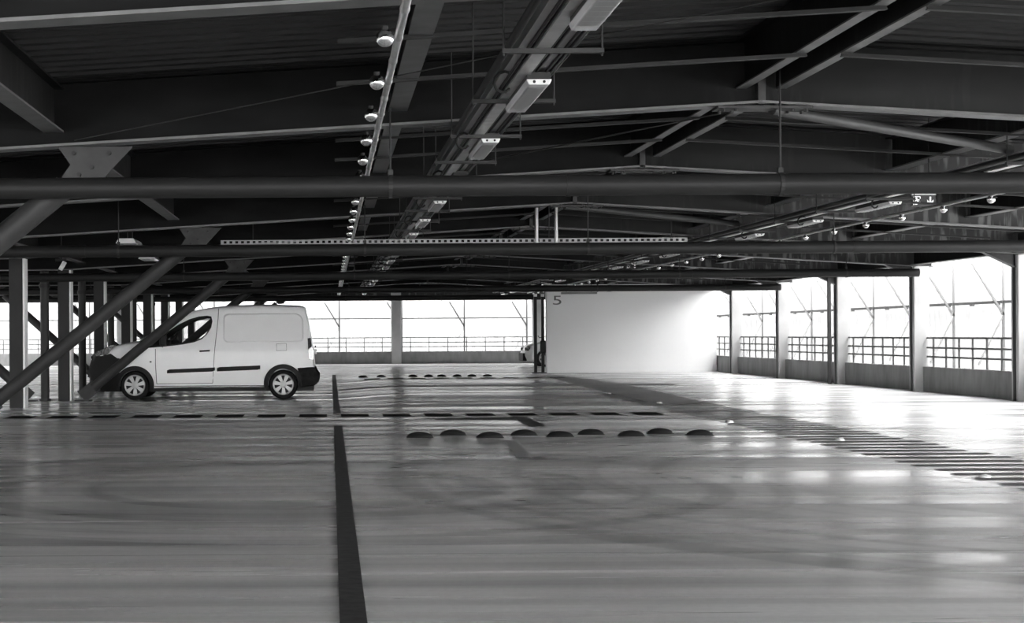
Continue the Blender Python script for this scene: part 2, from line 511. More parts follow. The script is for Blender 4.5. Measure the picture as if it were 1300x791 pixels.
# secondary T bars
n = 0
for y in FR[:9]:
    for f in (1.65, 3.3):
        yy_ = y+f
        for (xa, xb, side) in ((0.05, RX-.11, 'left'), (RX+.13, 10.6, 'right')):
            mb = MB()
            mb.bar((xa, yy_, hb(xa)+.105), (xb, yy_, hb(xb)+.105), .045, .008)
            mb.bar((xa, yy_, hb(xa)+.119), (xb, yy_, hb(xb)+.119), .008, .022)
            o = mb.build('roof_tie_bar', M['steel'])
            tag(o, 'slim roof tie bar %s of the ridge, %s from the camera' % (side, ORD[n]), 'bar', 'slim transverse tie bars')
        n += 1

# thin diagonal wires and ridge struts
for k, (a, b, rr, lab) in enumerate([
    ((3.55, 13.2, hb(3.5)-.03), (6.2, 15.0, hb(6.2)), .045, 'round steel strut running right and back from the nearest ridge node'),
    ((3.3, 23.2, hb(3.3)-.02), (6.2, 25.0, hb(6.2)), .045, 'round steel strut running right and back from the third ridge node'),
    ((3.3, 33.2, hb(3.3)-.02), (6.2, 35.0, hb(6.2)), .045, 'round steel strut running right and back from the fifth ridge node'),
    ((3.3, 13.25, hb(3.3)-.02), (1.2, 18.0, hb(1.2)+.1), .008, 'thin pale tie rod slanting left from the nearest ridge node'),
    ((-2.0, 12.9, hb(-2)+.02), (3.2, 8.3, hb(3.2)+.05), .004, 'thin dark wire slanting under the deck at the upper left')]):
    tag(MB().tube(a, b, rr, 12).build('roof_strut' if rr > .02 else 'tie_rod', M['brace'], smooth=True), lab, 'rod')

# ------------------------------------------------------------------ transverse drain pipes
PN = ['nearest and thickest-looking', 'second', 'third', 'fourth', 'farthest']
for k in range(5):
    y = 12.9+10*k-(0.35 if k else 0.0)
    zl = H+1.16
    x1 = XR-.22
    r = empty('drain_pipe', (0, y, zl), '%s dark round pipe hung across the deck under the roof beams' % PN[k], 'pipe', 'transverse pipes')
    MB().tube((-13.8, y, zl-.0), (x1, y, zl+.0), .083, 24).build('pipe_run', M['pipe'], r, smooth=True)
    for jx in (-8, -3.4, 1.9, 7.2):
        MB().tube((jx-.05, y, zl), (jx+.05, y, zl), .088, 24).build('coupling', M['pipe'], r, smooth=True)
    for jx in (-6.2, -2.9, .475, 3.53, 6.9, 10.2):
        mb = MB()
        mb.tube((jx-.015, y, zl), (jx+.015, y, zl), .092, 20)
        mb.box(jx-.02, jx+.02, y-.02, y+.02, zl+.08, zl+.13)
        c = mb.build('pipe_clamp', M['steel'], r)
        MB().tube((jx, y, zl+.12), (jx, y, hb(jx)+BD), .008, 6).build('threaded_rod', M['steel'], c)

# perforated tray behind the second pipe
r = empty('perforated_tray', (0, 25.6, H+1.42), 'perforated cable tray hung crosswise behind the second pipe', 'tray')
mb = MB(); gx = [-1.7]
while gx[-1] < 5.5: gx += [gx[-1]+.045]
zz = [0, .014, .052, .066]; ng = len(gx)
mb.add([(x, 25.56, H+1.41+z) for z in zz for x in gx], [(j*ng+i, j*ng+i+1, (j+1)*ng+i+1, (j+1)*ng+i) for j in range(3) for i in range(ng-1) if j != 1 or i % 2 == 0])
mb.add([(a, b, H+1.476) for b in (25.56, 25.8) for a in (-1.7, gx[-1])], [(0, 1, 3, 2)])
mb.build('perforated_side', M['tray'], r)
for x in (-1.2, 1.2, 3.4, 5.3):
    MB().tube((x, 25.575, H+1.46), (x, 25.575, hb(x)+BD), .008, 6).build('hanger_rod', M['steel'], r)
for x, lab in ((3.16, 'left'), (3.46, 'right')):
    r = empty('drop_post', (x, 25.2, H+1.15), 'short pale hanging post, %s of the pair below the ridge' % lab, 'post', 'pair of pale drop posts')
    MB().tube((x, 25.2, H+1.28), (x, 25.2, hb(x)+.2), .028, 12).build('tube', M['zinc'], r, smooth=True)
    MB().box(x-.05, x+.05, 25.15, 25.25, hb(x)+.12, hb(x)+.2).build('bracket', M['steel'], r)

# ------------------------------------------------------------------ columns
CN = ['farthest', 'second farthest', 'middle', 'second nearest in view', 'nearest in view', 'first beyond the right edge', 'second beyond the right edge']
for k, y in enumerate(cols_r):
    top = hb(XR)-.0
    r = empty('concrete_column', (XR, y, 0), 'pale square concrete column along the right side, %s' % CN[k], 'column', 'right-hand columns')
    MB().box(XR-.155, XR+.155, y-.15, y+.15, -.05, top).build('shaft', M['concrete'], r, bevel=.015)
    MB().box(XR-.168, XR-.157, y-.05, y+.05, 0, top).build('steel_edge_strip', M['steel'], r)
    if abs(y-38.15) < .1:
        MB().box(XR-.40, XR-.33, y-.25, y-.18, 0, hb(XR-.4)-.08).build('steel_post', M['plate'], r)
for k, (x, y) in enumerate([(x, YE+.05) for x in ex[1:-1]]):
    r = tag(MB().box(x-.2, x+.2, YE-.12, YE+.3, -.05, hb(x)).build('concrete_column', M['concrete'], bevel=.015),
            'pale concrete column in the end wall, %s' % ['far left behind the left columns', 'behind the van bonnet', 'between the two wide openings right of the van', 'hidden behind the white wall'][k],
            'column', 'end wall columns')
LN = ['nearest', 'second', 'third', 'fourth', 'fifth', 'sixth', 'seventh', 'eighth']
for k in range(8):
    y = 28.15+5*k; x = -5.34
    z0 = fl(x, y)-.02
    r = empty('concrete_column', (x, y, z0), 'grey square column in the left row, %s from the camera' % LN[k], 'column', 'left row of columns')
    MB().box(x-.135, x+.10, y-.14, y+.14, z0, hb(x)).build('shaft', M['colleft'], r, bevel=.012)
    MB().box(x+.10, x+.135, y-.14, y+.14, z0, hb(x)).build('painted_light_edge', M['paintwall'], r)  # white strip imitates sky light catching the column's right edge
    x = -5.76
    z0 = fl(x, y)-.01
    r = empty('downpipe', (x, y, z0), 'round grey steel post left of the %s left-row column' % LN[k], 'post', 'round posts beside the left columns')
    MB().tube((x, y, z0), (x, y, hb(x)-.02), .088, 20).build('pipe', M['brace'], r, smooth=True)
    MB().tube((x, y, H+.98), (x, y, H+1.06), .11, 20).build('collar', M['steel'], r, smooth=True)
    MB().tube((x, y, z0), (x, y, z0+.05), .12, 20).build('base_ring', M['plate'], r, smooth=True)

# ------------------------------------------------------------------ diagonal braces
BN = ['thick grey steel tube brace rising right at the left edge, nearest',
      'long grey steel tube brace slanting up right in front of the left columns',
      'grey steel tube brace slanting across the front of the white van',
      'grey steel tube brace behind the van bonnet, fourth from camera', 'grey steel tube brace rising right, fifth from camera', 'grey steel tube brace rising right, farthest']
for k in range(6):
    y = 13.15+10*k
    yb = y-(.2 if k == 2 else .0)
    for s in (1, -1):
        if s == 1:
            foot = Vector((-4.96, yb, fl(-4.96, yb)+.10)); head = Vector((-1.86, yb, H+1.37))
            if k == 0: foot = foot; head = Vector((-1.9, yb, H+1.37))
            lab = BN[k]
        else:
            foot = Vector((-6.05, yb, fl(-6, yb)+.10)); head = Vector((-8.75, yb, H+1.28))
            lab = 'dark steel tube brace rising left behind the left columns, %s from camera' % ORD[k]
        d = (head-foot).normalized()
        r = empty('diagonal_brace', foot, lab, 'brace', 'diagonal tube braces' if s == 1 else 'left-leaning tube braces')
        MB().tube(foot+d*.26, head-d*.28, .10, 28).build('tube', M['brace'], r, smooth=True)
        mb = MB(); mb.bar(foot-d*.04, foot+d*.34, .016, .26, (0, 0, 1)); mb.box(foot.x-.16, foot.x+.16, yb-.14, yb+.14, fl(foot.x, yb), fl(foot.x, yb)+.02)
        mb.build('base_plate', M['plate'], r)
        mb = MB()
        hx, hz = head.x, head.z
        q = [(-.27, .165), (-.17, -.0), (-.24, -.10), (-.14, -.19), (.05, -.17), (.14, -.06), (.33, .165)]
        if s == -1: q = [(-a, b) for a, b in reversed(q)]
        top = hb(hx)-.01
        q = [(a, (top-hz if b > .1 else b)) for a, b in q]
        m_ = len(q)
        mb.add([(hx+a, yb-.012, hz+b) for a, b in q]+[(hx+a, yb+.012, hz+b) for a, b in q],
               [tuple(range(m_)), tuple(range(2*m_-1, m_-1, -1))]+[(i, m_+i, m_+(i+1) % m_, (i+1) % m_) for i in range(m_)])
        g = mb.build('gusset_plate', M['plate'], r)
        mb = MB()
        for a, b in ((-.14, .09), (.14, .09), (-.1, -.08), (.0, -.02)):
            mb.tube((hx+a, yb-.035, hz+b), (hx+a, yb+.035, hz+b), .018, 8)
        mb.build('bolts', M['steel'], g)

# ------------------------------------------------------------------ cladding frame and railings
def railing(name, p, q, nposts, label, group):
    p, q = Vector(p), Vector(q)
    r = empty(name, p, label, 'railing', group)
    for z in (1.065, .87, .69):
        MB().bar(p+Vector((0, 0, z)), q+Vector((0, 0, z)), .035, .035).build('rail', M['rail'], r)
    for i in range(nposts):
        c = p+(q-p)*((i+.5)/nposts)
        MB().bar(c+Vector((0, 0, .488)), c+Vector((0, 0, 1.06)), .03, .03, (0, 1, 0)).build('post', M['rail'], r)
yr = [53.15, 48.15, 43.15, 38.15, 33.15, 28.15, 23.15]
RN = ['beside the white wall', 'in the farthest full bay', 'in the second farthest full bay', 'in the middle bay', 'in the nearest bay in view', 'in the bay cut by the right edge']
for k in range(6):
    railing('guard_railing', (11.95, yr[k+1]+.17, 0), (11.95, yr[k]-.17, 0), 7, 'three-bar steel guard railing on the right, '+RN[k], 'right guard railings')
EN = ['seen at the far left', 'behind the left columns', 'directly right of the van', 'left of the twin black posts', 'behind the white wall']
for k in range(5):
    railing('guard_railing', (ex[k]+.2, YE+.08, 0), (ex[k+1]-.2, YE+.08, 0), 7 if k < 4 else 4, 'three-bar steel guard railing of the end wall, '+EN[k], 'end wall guard railings')

def kbrace(c, t, label, top, mt='rail', w1=.06):    # c: foot of mullion, t: direction in which the K opens
    c, t = Vector(c), Vector(t)
    r = empty('cladding_mullion', c, label, 'mullion', 'thin mullions holding the cladding')
    MB().bar(c+Vector((0, 0, -.6)), c+Vector((0, 0, top)), w1, w1, (0, 1, 0)).build('upright', M[mt], r)
    mid = c+Vector((0, 0, H+.32))
    MB().bar(mid, mid+t*.62+Vector((0, 0, 1.03)), w1, w1).build('upper_strut', M[mt], r)
    MB().bar(mid, mid+t*.5+Vector((0, 0, -1.0)), .035, .035).build('lower_strut', M['zinc'], r)
for k in range(12):
    y = 24.7+2.6*k-.0
    kbrace((13.32, y+.1, 0), (-1, 0, 0), 'thin vertical mullion with K-shaped struts behind the right openings, %s from the camera' % ORD[k], hb(13.3)+.3, 'mull', .04)
for k in range(10):
    x = .36+2.62*(k-6)
    if x < -14 or x > 12.6: continue
    kbrace((x, 69.05, 0), (-1, 0, 0), 'thin vertical mullion with K-shaped struts behind the end wall, %s from the left' % (['first']+ORD[1:])[k], 2.85)
o = MB().box(13.30, 13.40, 10, 69, H+.545, H+.60).build('cladding_girt', M['rail']); tag(o, 'long dark horizontal bar behind the right-hand openings', 'girt')
y = 21
while y < 60:
    MB().box(13.24, 13.30, y, y+.12, H+.51, H+.56).build('girt_bracket', M['rail'], o); y += 1.3
o = MB().box(-15.9, 13.2, 69.0, 69.1, H+.64, H+.69).build('cladding_girt', M['rail']); tag(o, 'long dark horizontal bar behind the end wall openings', 'girt')

# ------------------------------------------------------------------ light rows
def light_row(x0, word, zb_=H+1.585):
    # tray, width .31
    r = empty('cable_trunking', (x0, 6, zb_), 'long zinc cable trunking carrying the %s row of strip lights' % word, 'cable tray', 'lengthwise cable trunkings')
    y0, y1 = 5.0, 62.5
    mb = MB(); mb.box(x0-.16, x0+.16, y0, y1, zb_+.01, zb_+.014)
    for a in (-.16, .156): mb.box(x0+a, x0+a+.004, y0, y1, zb_, zb_+.07)
    mb.build('tray', M['tray'], r)
    mb = MB()
    for a in (-.11, -.085, .015, .04, .10, .125): mb.box(x0+a, x0+a+.008, y0, y1, zb_-.008, zb_+.01)
    mb.build('slot_ribs', M['steel'], r)
    MB().box(x0-.075, x0+.005, y0, y1, zb_-.02, zb_+.009).build('channel', M['zinc'], r)
    MB().tube((x0-.21, y0, zb_+.02), (x0-.21, y1, zb_+.02), .022, 10).build('conduit', M['black'], r, smooth=True)
    y = 5.15
    while y < y1:
        b = MB().box(x0-.26, x0+.30, y-.02, y+.02, zb_-.045, zb_-.02).build('hanger_bar', M['steel'], r)
        for xx in (x0-.25, x0+.29):
            MB().tube((xx, y, zb_-.06), (xx, y, hb(xx)+BD+.01), .006, 6).build('threaded_rod', M['steel'], b)
        y += 1.95
    return r
def make_fixture(x, y, z, label, grp):
    r = empty('strip_light', (x, y, z), label, 'light fixture', grp)
    # housing, seen from below: tapered tray with glossy lens
    L = 1.25; a, b_ = .078, .062
    mb = MB()
    mb.add([(x-b_, y, z), (x+b_, y, z), (x+a, y, z+.034), (x-a, y, z+.034), (x-b_, y+L, z), (x+b_, y+L, z), (x+a, y+L, z+.034), (x-a, y+L, z+.034)],
           [(0, 1, 2, 3), (7, 6, 5, 4), (0, 4, 5, 1), (1, 5, 6, 2), (3, 2, 6, 7), (0, 3, 7, 4)])
    mb.build('diffuser', M['white'], r, bevel=.006)
    MB().box(x-.07, x+.07, y+.02, y+L-.02, z+.035, z+.08).build('housing', M['steel'], r)
    mb = MB()
    for dx in (-.03, .03): mb.tube((x+dx, y-.003, z+.018), (x+dx, y+.004, z+.018), .009, 12)
    mb.build('end_screws', M['black'], r)
    mb = MB()
    zz = [(y+.10, z-.001)]
    for j in range(9): zz += [(y+.12+j*.12, z-.007), (y+.16+j*.12, z-.001)]
    mb.add([(x-.05, a_, c_) for a_, c_ in zz]+[(x+.045, a_, c_) for a_, c_ in zz], [(j, j+1, len(zz)+j+1, len(zz)+j) for j in range(len(zz)-1)])
    mb.build('louvre', M['tray'], r)
    mb = MB()
    cp = [Vector((x-.215, y-.05, z+.02))+Vector((.055*math.cos(.9+t*PI/5.2), .02*t, .055*math.sin(.9+t*PI/5.2))) for t in range(9)]
    mb.path(cp, .009, 6)
    mb.build('supply_cable', M['rubber'], r)
    return r
light_row(1.21, 'central')
light_row(6.38, 'right-hand', H+1.545)
protoF = None
for row, (x, z, word) in enumerate(((1.265, H+1.50, 'central'), (6.50, H+1.46, 'right-hand'))):
    for k in range(19):
        y = 6.92+3*k
        if row == 1 and y < 12: continue
        lab = 'white strip light on the %s trunking, %s from the camera' % (word, ORD[k-(0 if row == 0 else 2)])
        if protoF is None:
            protoF = make_fixture(x, y, z, lab, 'strip lights on the lengthwise trunkings'); o = protoF
        else:
            o = copy_tree(protoF); o['label'] = lab
        o.location = (x, y, z)

# ball lamp strings
def conduit(x, z, ya, yb, label):
    r = empty('conduit', (x, ya, z), label, 'conduit', 'jointed conduits carrying ball lamps')
    prof = [(.001, 0), (.021, 0)]; t = .4
    while t < yb-ya-.1:
        prof += [(.021, t), (.0245, t+.006), (.0245, t+.05), (.021, t+.056)]; t += .72
    prof += [(.021, yb-ya), (.001, yb-ya)]
    MB().lathe((x, ya, z), (0, 1, 0), prof, 12).build('pipe', M['zinc'], r, smooth=True)
    return r
conduit(.35, H+1.50, 5, 62, 'jointed zinc conduit holding the left string of ball lamps')
conduit(7.42, H+1.53, 8, 62, 'jointed zinc conduit holding the right string of ball lamps')
protoB = None
for row, (x, z, ya, n, word) in enumerate(((.28, H+1.485, 8.25, 37, 'left'), (7.42, H+1.475, 15.6, 32, 'right'))):
    for k in range(n):
        y = ya+1.44*k
        lab = 'mirror-bright ball lamp on the %s conduit, %s from the camera' % (word, ORD[k])
        if protoB is None:
            protoB = empty('ball_lamp', (x, y, z), lab, 'lamp', 'ball lamps along the conduits')
            MB().sphere((x, y, z), .046, 20, 12).build('globe', M['chrome'], protoB, smooth=True)
            mb = MB(); mb.tube((x, y, z+.035), (x, y, z+.06), .018, 10); mb.bar((x, y, z+.034), (x+.07, y, z+.02), .012, .008)
            mb.build('holder', M['steel'], protoB)
            o = protoB
        else:
            o = copy_tree(protoB); o['label'] = lab
        o.location = (x, y, z)

# two hanging strip lights and a camera at the left
for (px, py, Y, lab) in ((165, 311, 25.0, 'short strip light hung left above the second brace'), (190, 330, 30.0, 'short strip light hung left just right of the nearer hanging one')):
    p = at(px, py, Y)
    r = empty('hanging_light', p, lab, 'light fixture', 'hanging lights at the left')
    MB().add([(p.x-.15, Y-.5, p.z), (p.x+.15, Y-.5, p.z), (p.x+.11, Y-.5, p.z+.07), (p.x-.11, Y-.5, p.z+.07),
              (p.x-.15, Y+.5, p.z), (p.x+.15, Y+.5, p.z), (p.x+.11, Y+.5, p.z+.07), (p.x-.11, Y+.5, p.z+.07)],
             [(0, 1, 2, 3), (7, 6, 5, 4), (0, 4, 5, 1), (1, 5, 6, 2), (2, 6, 7, 3), (0, 3, 7, 4)]).build('diffuser', M['white'], r)
    for dy in (-.3, .3): MB().tube((p.x, Y+dy, p.z+.06), (p.x, Y+dy, hb(p.x)+BD), .008, 6).build('stem', M['steel'], r)
p = at(78, 336, 27.6)
r = empty('security_camera', p, 'small white security camera hung near the first left column', 'camera')
MB().bar(p+Vector((-.02, 0, -.09)), p+Vector((.06, 0, .05)), .06, .07).build('camera_body', M['white'], r, bevel=.008)
MB().box(p.x-.1, p.x+.08, 27.57, 27.63, p.z+.06, p.z+.10).build('bracket', M['steel'], r)
MB().tube((p.x, 27.6, p.z+.09), (p.x, 27.6, hb(p.x)+BD+.03), .012, 8).build('stem', M['steel'], r)

# exit signs
def exit_sign(px, py, Y, wd, lab):
    p = at(px, py, Y); hh = wd*.46
    r = empty('exit_sign', p, lab, 'sign', 'hanging exit signs')
    MB().box(p.x-wd/2, p.x+wd/2, Y-.02, Y+.02, p.z-hh/2, p.z+hh/2).build('panel', M['signblack'], r, bevel=.004)
    MB().box(p.x-wd/2, p.x+wd/2, Y-.03, Y+.03, p.z+hh/2, p.z+hh/2+.05).build('housing', M['white'], r)
    mb = MB(); u = hh/10; cx, cz = p.x-wd*.26, p.z; y = Y-.031
    def seg(a, b, t): mb.bar((cx+a[0]*u, y, cz+a[1]*u), (cx+b[0]*u, y, cz+b[1]*u), .004, t*u, (0, 0, 1)) if abs(a[0]-b[0]) > 1e-6 else mb.box(cx+a[0]*u-t*u/2, cx+a[0]*u+t*u/2, y-.002, y+.002, cz+min(a[1], b[1])*u, cz+max(a[1], b[1])*u)
    # door outline and running figure
    seg((-3.6, -3.8), (-3.6, 3.8), .8); seg((-3.6, 3.6), (2.2, 3.6), .8); seg((2.2, 3.8), (2.2, 1.8), .8)
    seg((-.9, .9), (.6, -1.2), 1.5); seg((.6, -1.2), (2.6, -1.4), .9); seg((.4, -1.0), (-.6, -3.2), .9); seg((-.6, -3.2), (-2.4, -3.3), .8)
    seg((-.6, 1.2), (1.6, .6), .8); seg((-.8, 1.0), (-2.3, -.4), .8)
    mb.lathe((cx-1.2*u, y+.002, cz+2.2*u), (0, -1, 0), [(0.001, .004), (.85*u, .004), (.85*u, 0)], 12)
    mb.build('running_figure', M['signwhite'], r)
    mb = MB(); cx = p.x+wd*.26
    aq = [(-.8, 3.6), (.8, 3.6), (.8, -.9), (2.9, 1.0), (2.9, -1.1), (0, -3.9), (-2.9, -1.1), (-2.9, 1.0), (-.8, -.9)]
    mb.add([(cx+a*u, y, cz+b*u) for a, b in aq], [(1, 2, 8, 0), (2, 3, 4, 5), (8, 2, 5), (7, 8, 5, 6)])
    mb.build('down_arrow', M['signwhite'], r)
    for dx in (-wd*.4, wd*.4): MB().tube((p.x+dx, Y, p.z+hh/2+.04), (p.x+dx, Y, hb(p.x+dx)+BD+.03), .006, 6).build('hanger_wire', M['steel'], r)
exit_sign(1172, 255, 21.5, .315, 'dark hanging exit sign with running figure and down arrow, near the right light row')
exit_sign(802, 338, 42.0, .28, 'small far exit sign hung over the white wall')

# small unlit lamp over the white wall
p = at(735, 372, 46)
r = empty('bracket_lamp', p, 'small grey strip lamp hung before the white wall top, right of the number', 'light fixture')
MB().box(p.x-.5, p.x+.5, 45.95, 46.05, p.z-.03, p.z+.03).build('housing', M['mull'], r)
for dx in (-.35, .35): MB().tube((p.x+dx, 46, p.z+.03), (p.x+dx, 46, hb(p.x)+BD), .008, 6).build('stem', M['steel'], r)

# level number
cu = bpy.data.curves.new('wall_number', 'FONT'); cu.body = '5'; cu.size = .40; cu.extrude = .002
tmp = bpy.data.objects.new('tmp', cu); COL.objects.link(tmp)
dg = bpy.context.evaluated_depsgraph_get()
me = bpy.data.meshes.new_from_object(tmp.evaluated_get(dg))
bpy.data.objects.remove(tmp)
vx = [v.co for v in me.vertices]
x0, x1 = min(v.x for v in vx), max(v.x for v in vx); z0, z1 = min(v.y for v in vx), max(v.y for v in vx)
a, b_ = at(702, 387, WY), at(712.5, 375.5, WY)
for v in me.vertices:
    u, t, d = (v.co.x-x0)/(x1-x0), (v.co.y-z0)/(z1-z0), v.co.z
    v.co = ((u-.5)*(b_.x-a.x), d-.003, t*(b_.z-a.z))
me.materials.clear(); me.materials.append(M['digit'])
o = bpy.data.objects.new('wall_number', me); COL.objects.link(o)
o.location = ((a.x+b_.x)/2, WY, a.z)
tag(o, 'grey painted number 5 at the top left of the white wall', 'number')

# ------------------------------------------------------------------ twin posts, hung box
PY = 50.0
for px, lab in ((680, 'slim black steel post, left one of the pair beside the white wall'), (689.3, 'slim black steel post with hung box, right one of the pair')):
    p = at(px, 473, PY)
    r = empty('black_post', (p.x, PY, 0), lab, 'post', 'pair of black posts')
    MB().box(p.x-.045, p.x+.045, PY-.045, PY+.045, 0, H+1.12).build('post', M['black'], r, bevel=.005)
    MB().box(p.x-.11, p.x+.11, PY-.1, PY+.1, 0, .025).build('base_plate', M['black'], r)
    MB().box(p.x-.05, p.x+.05, PY-.05, PY+.05, H+1.12, H+1.2).build('cap', M['white'], r)
p = at(689.3, 439, PY-.13)
r = empty('hose_box', p, 'black box with looped cable hung on the right black post', 'equipment')
MB().box(p.x-.08, p.x+.09, PY-.19, PY-.05, p.z-.22, p.z+.16).build('case', M['black'], r, bevel=.03)
mb = MB(); mb.path([p+Vector((-.0, .02, .16)), p+Vector((-.03, .02, .26)), p+Vector((-.1, .02, .24)), p+Vector((-.15, .02, .31))], .012, 6)
mb.build('cable', M['rubber'], r)

# ------------------------------------------------------------------ floor markings
def strip(mb, x0, x1, y0, y1, lift=.006):
    n = max(1, int((y1-y0)/.5)); m = max(1, int((x1-x0)/.5))
    vs = [(x0+(x1-x0)*i/m, y0+(y1-y0)*j/n, fl(x0+(x1-x0)*i/m, y0+(y1-y0)*j/n)+lift) for j in range(n+1) for i in range(m+1)]
    mb.add(vs, [(j*(m+1)+i, j*(m+1)+i+1, (j+1)*(m+1)+i+1, (j+1)*(m+1)+i) for j in range(n) for i in range(m)])
mb = MB(); strip(mb, .03, .145, 4, 21.6)
tag(mb.build('floor_line', M['line']), 'dark painted lane line running from the foreground towards the van tail', 'marking')
mb = MB(); strip(mb, .03, .145, 24.9, 49, .012)
tag(mb.build('floor_line', M['line']), 'dark painted lane line beyond the row of dashes, beside the van tail', 'marking')
mb = MB(); x = -4.80
while x < 4.9:
    strip(mb, x, x+.41, 24.0, 24.75); x += .618
tag(mb.build('dashed_line', M['blackpaint']), 'row of dark dashes painted across the floor in front of the van', 'marking')
mb = MB(); x = .9
while x < 6.3:
    strip(mb, x, x+.42, 44.2, 44.9, .012); x += .625
tag(mb.build('dashed_line', M['blackpaint']), 'far row of dark dashes painted across the floor left of the white wall', 'marking')
# arrow painted on the floor
def fp(px, py):
    Y = 24.0
    for _ in range(6):
        v = at(px, py, 1.0); Y = H/(H-v.z)
    p = at(px, py, Y); return (p.x, Y, .006)
mb = MB()
mb.add([fp(650, 529.5), fp(669, 529.5), fp(692, 541.5), fp(672, 542)], [(0, 1, 2, 3)])
mb.add([fp(520, 532), fp(535, 531.5), fp(651, 530), fp(655, 533)], [(0, 1, 2, 3)])
tag(mb.build('floor_arrow', M['line']), 'dark painted arrow fragment between the dashes and the near domes', 'marking')
mb = MB(); mb.add([fp(640, 560), fp(655, 560), fp(676, 581), fp(657, 582)], [(0, 1, 2, 3)])
tag(mb.build('floor_patch', M['faint']), 'faint grey slanting patch in front of the near domes', 'marking')
# walkway
mb = MB()
y = 10.0
while y < 33:
    strip(mb, 5.2+.02*math.sin(y*5), 6.4+.05*math.sin(y*3.3), y, y+.17); y += .46
tag(mb.build('painted_walkway', M['ladder']), 'walkway of grey ladder stripes running from the right edge to the white wall', 'walkway')
mb = MB()
L = [(690, 477), (716, 477), (800, 489.5), (900, 512), (828, 512), (762, 496), (735, 489)]
pp = [fp(*q) for q in L]
mb.add([(a, b, .008) for a, b, c in pp], [tuple(range(len(pp)))])
tag(mb.build('painted_walkway', M['greypaint']), 'solid grey far end of the painted walkway before the white wall', 'walkway')

mb = MB(); q = fp(600, 489.5)
strip(mb, .2, 8.0, q[1]-.35, q[1]+.35, .010)
tag(mb.build('drain_channel', M['faint']), 'thin dark drain line across the floor beyond the row of dashes', 'drain')
# dome bumps
def dome(x, y, a, b, h, label, grp):
    z0 = fl(x, y)
    prof = []
    mb = MB(); n, m = 24, 8; vs = []; fs = []
    for j in range(m+1):
        t = j/m*PI/2
        for i in range(n):
            q = 2*PI*i/n
            vs.append((x+a*math.cos(t)*math.cos(q), y+b*math.cos(t)*math.sin(q), z0+h*math.sin(t)+.001))
    fs = [(j*n+i, j*n+(i+1) % n, (j+1)*n+(i+1) % n, (j+1)*n+i) for j in range(m) for i in range(n)]
    mb.add(vs, fs)
    r = empty('speed_dome', (x, y, z0), label, 'speed bump', grp)
    mb.build('dome', M['rubber'], r, smooth=True)
    MB().box(x-a, x+a, y-b, y+b, z0, z0+.006).build('base_pad', M['rubber'], r)
NW = ['first', 'second', 'third', 'fourth', 'fifth', 'sixth', 'seventh', 'eighth', 'ninth']
for k, (px, py) in enumerate([(533, 555.5), (575, 552.5), (622, 555.5), (665, 552.5), (711, 554.5), (750, 551.5), (801, 553.5), (838, 550.5), (888, 552.5)]):
    q = fp(px, py)
    dome(q[0], q[1], .155, .07, .066, 'black dome bump on the floor, %s from the left in the near row' % NW[k], 'near row of dome bumps')
for k, px in enumerate([458, 480, 518, 537, 553, 572, 590, 609]):
    q = fp(px, 475.2)
    dome(q[0], 46.5, .13, .06, .06, 'small black dome bump, %s from the left in the far row' % NW[k], 'far row of dome bumps')
for k, (px, py) in enumerate([(690, 482.5), (773, 500.5), (837, 512), (926, 536), (1066, 559), (1250, 607)]):
    q = fp(px, py)
    r = empty('road_stud', q, 'small white road stud on the walkway edge, %s from the far end' % NW[k], 'road stud', 'white studs along the walkway')
    MB().lathe((q[0], q[1], 0), (0, 0, 1), [(.05, .0), (.045, .02), (.02, .032), (.001, .034)], 16).build('dome', M['white'], r, smooth=True)
    MB().lathe((q[0], q[1], 0), (0, 0, 1), [(.06, .0), (.06, .006), (.045, .008)], 16).build('flange', M['zinc'], r)

# ------------------------------------------------------------------ vehicles
def lerp(tab, x):
    if x <= tab[0][0]: return tab[0][1]
    for (a, u), (b, v) in zip(tab[:-1], tab[1:]):
        if x <= b: return u+(v-u)*(x-a)/(b-a)
    return tab[-1][1]

def bool_cut(o, cutters):
    for c in cutters:
        m = o.modifiers.new('cut', 'BOOLEAN'); m.operation = 'DIFFERENCE'; m.object = c; m.solver = 'EXACT'
    dg = bpy.context.evaluated_depsgraph_get(); dg.update()
    me = bpy.data.meshes.new_from_object(o.evaluated_get(dg))
    o.modifiers.clear(); o.data = me
    for c in cutters: bpy.data.objects.remove(c)

def wheel(parent, x, y, z, r, side):
    # y is the outer face; side -1 faces the camera
    s = side
    t = MB().lathe((x, y, z), (0, s, 0), [(r*.70, -.16), (r*.90, -.18), (r*.985, -.155), (r, -.12), (r, -.06), (r*.985, -.02), (r*.90, .0), (r*.74, -.004), (r*.71, -.02), (r*.70, -.16)], 40).build('wheel', M['rubber'], parent, smooth=True)
    MB().lathe((x, y, z), (0, s, 0), [(.001, -.07), (r*.70, -.07), (r*.71, -.05)], 32).build('brake_shadow_disc', M['black'], t)
    mb = MB()
    mb.lathe((x, y, z), (0, s, 0), [(r*.72, -.012), (r*.70, .0), (r*.62, -.006), (r*.61, -.02)], 40)
    mb.lathe((x, y, z), (0, s, 0), [(r*.24, -.025), (r*.22, .0), (r*.10, .006), (.001, .006)], 24)
    for k in range(7):
        a = 2*PI*k/7+.25
        d = Vector((math.cos(a), 0, math.sin(a))); e = Vector((-math.sin(a), 0, math.cos(a)))
        c = Vector((x, y+s*-.004, z))
        w0, w1 = r*.08, r*.145
        vs = [c+d*r*.18-e*w0, c+d*r*.18+e*w0, c+d*r*.64+e*w1, c+d*r*.64-e*w1]
        bk = Vector((0, -s*.02, 0))
        vs = vs+[v+bk for v in vs]
        mb.add(vs, [(0, 1, 2, 3), (4, 7, 6, 5), (0, 4, 5, 1), (1, 5, 6, 2), (2, 6, 7, 3), (3, 7, 4, 0)])
    mb.build('wheel_cover', M['rim'], t, smooth=True)
    return t

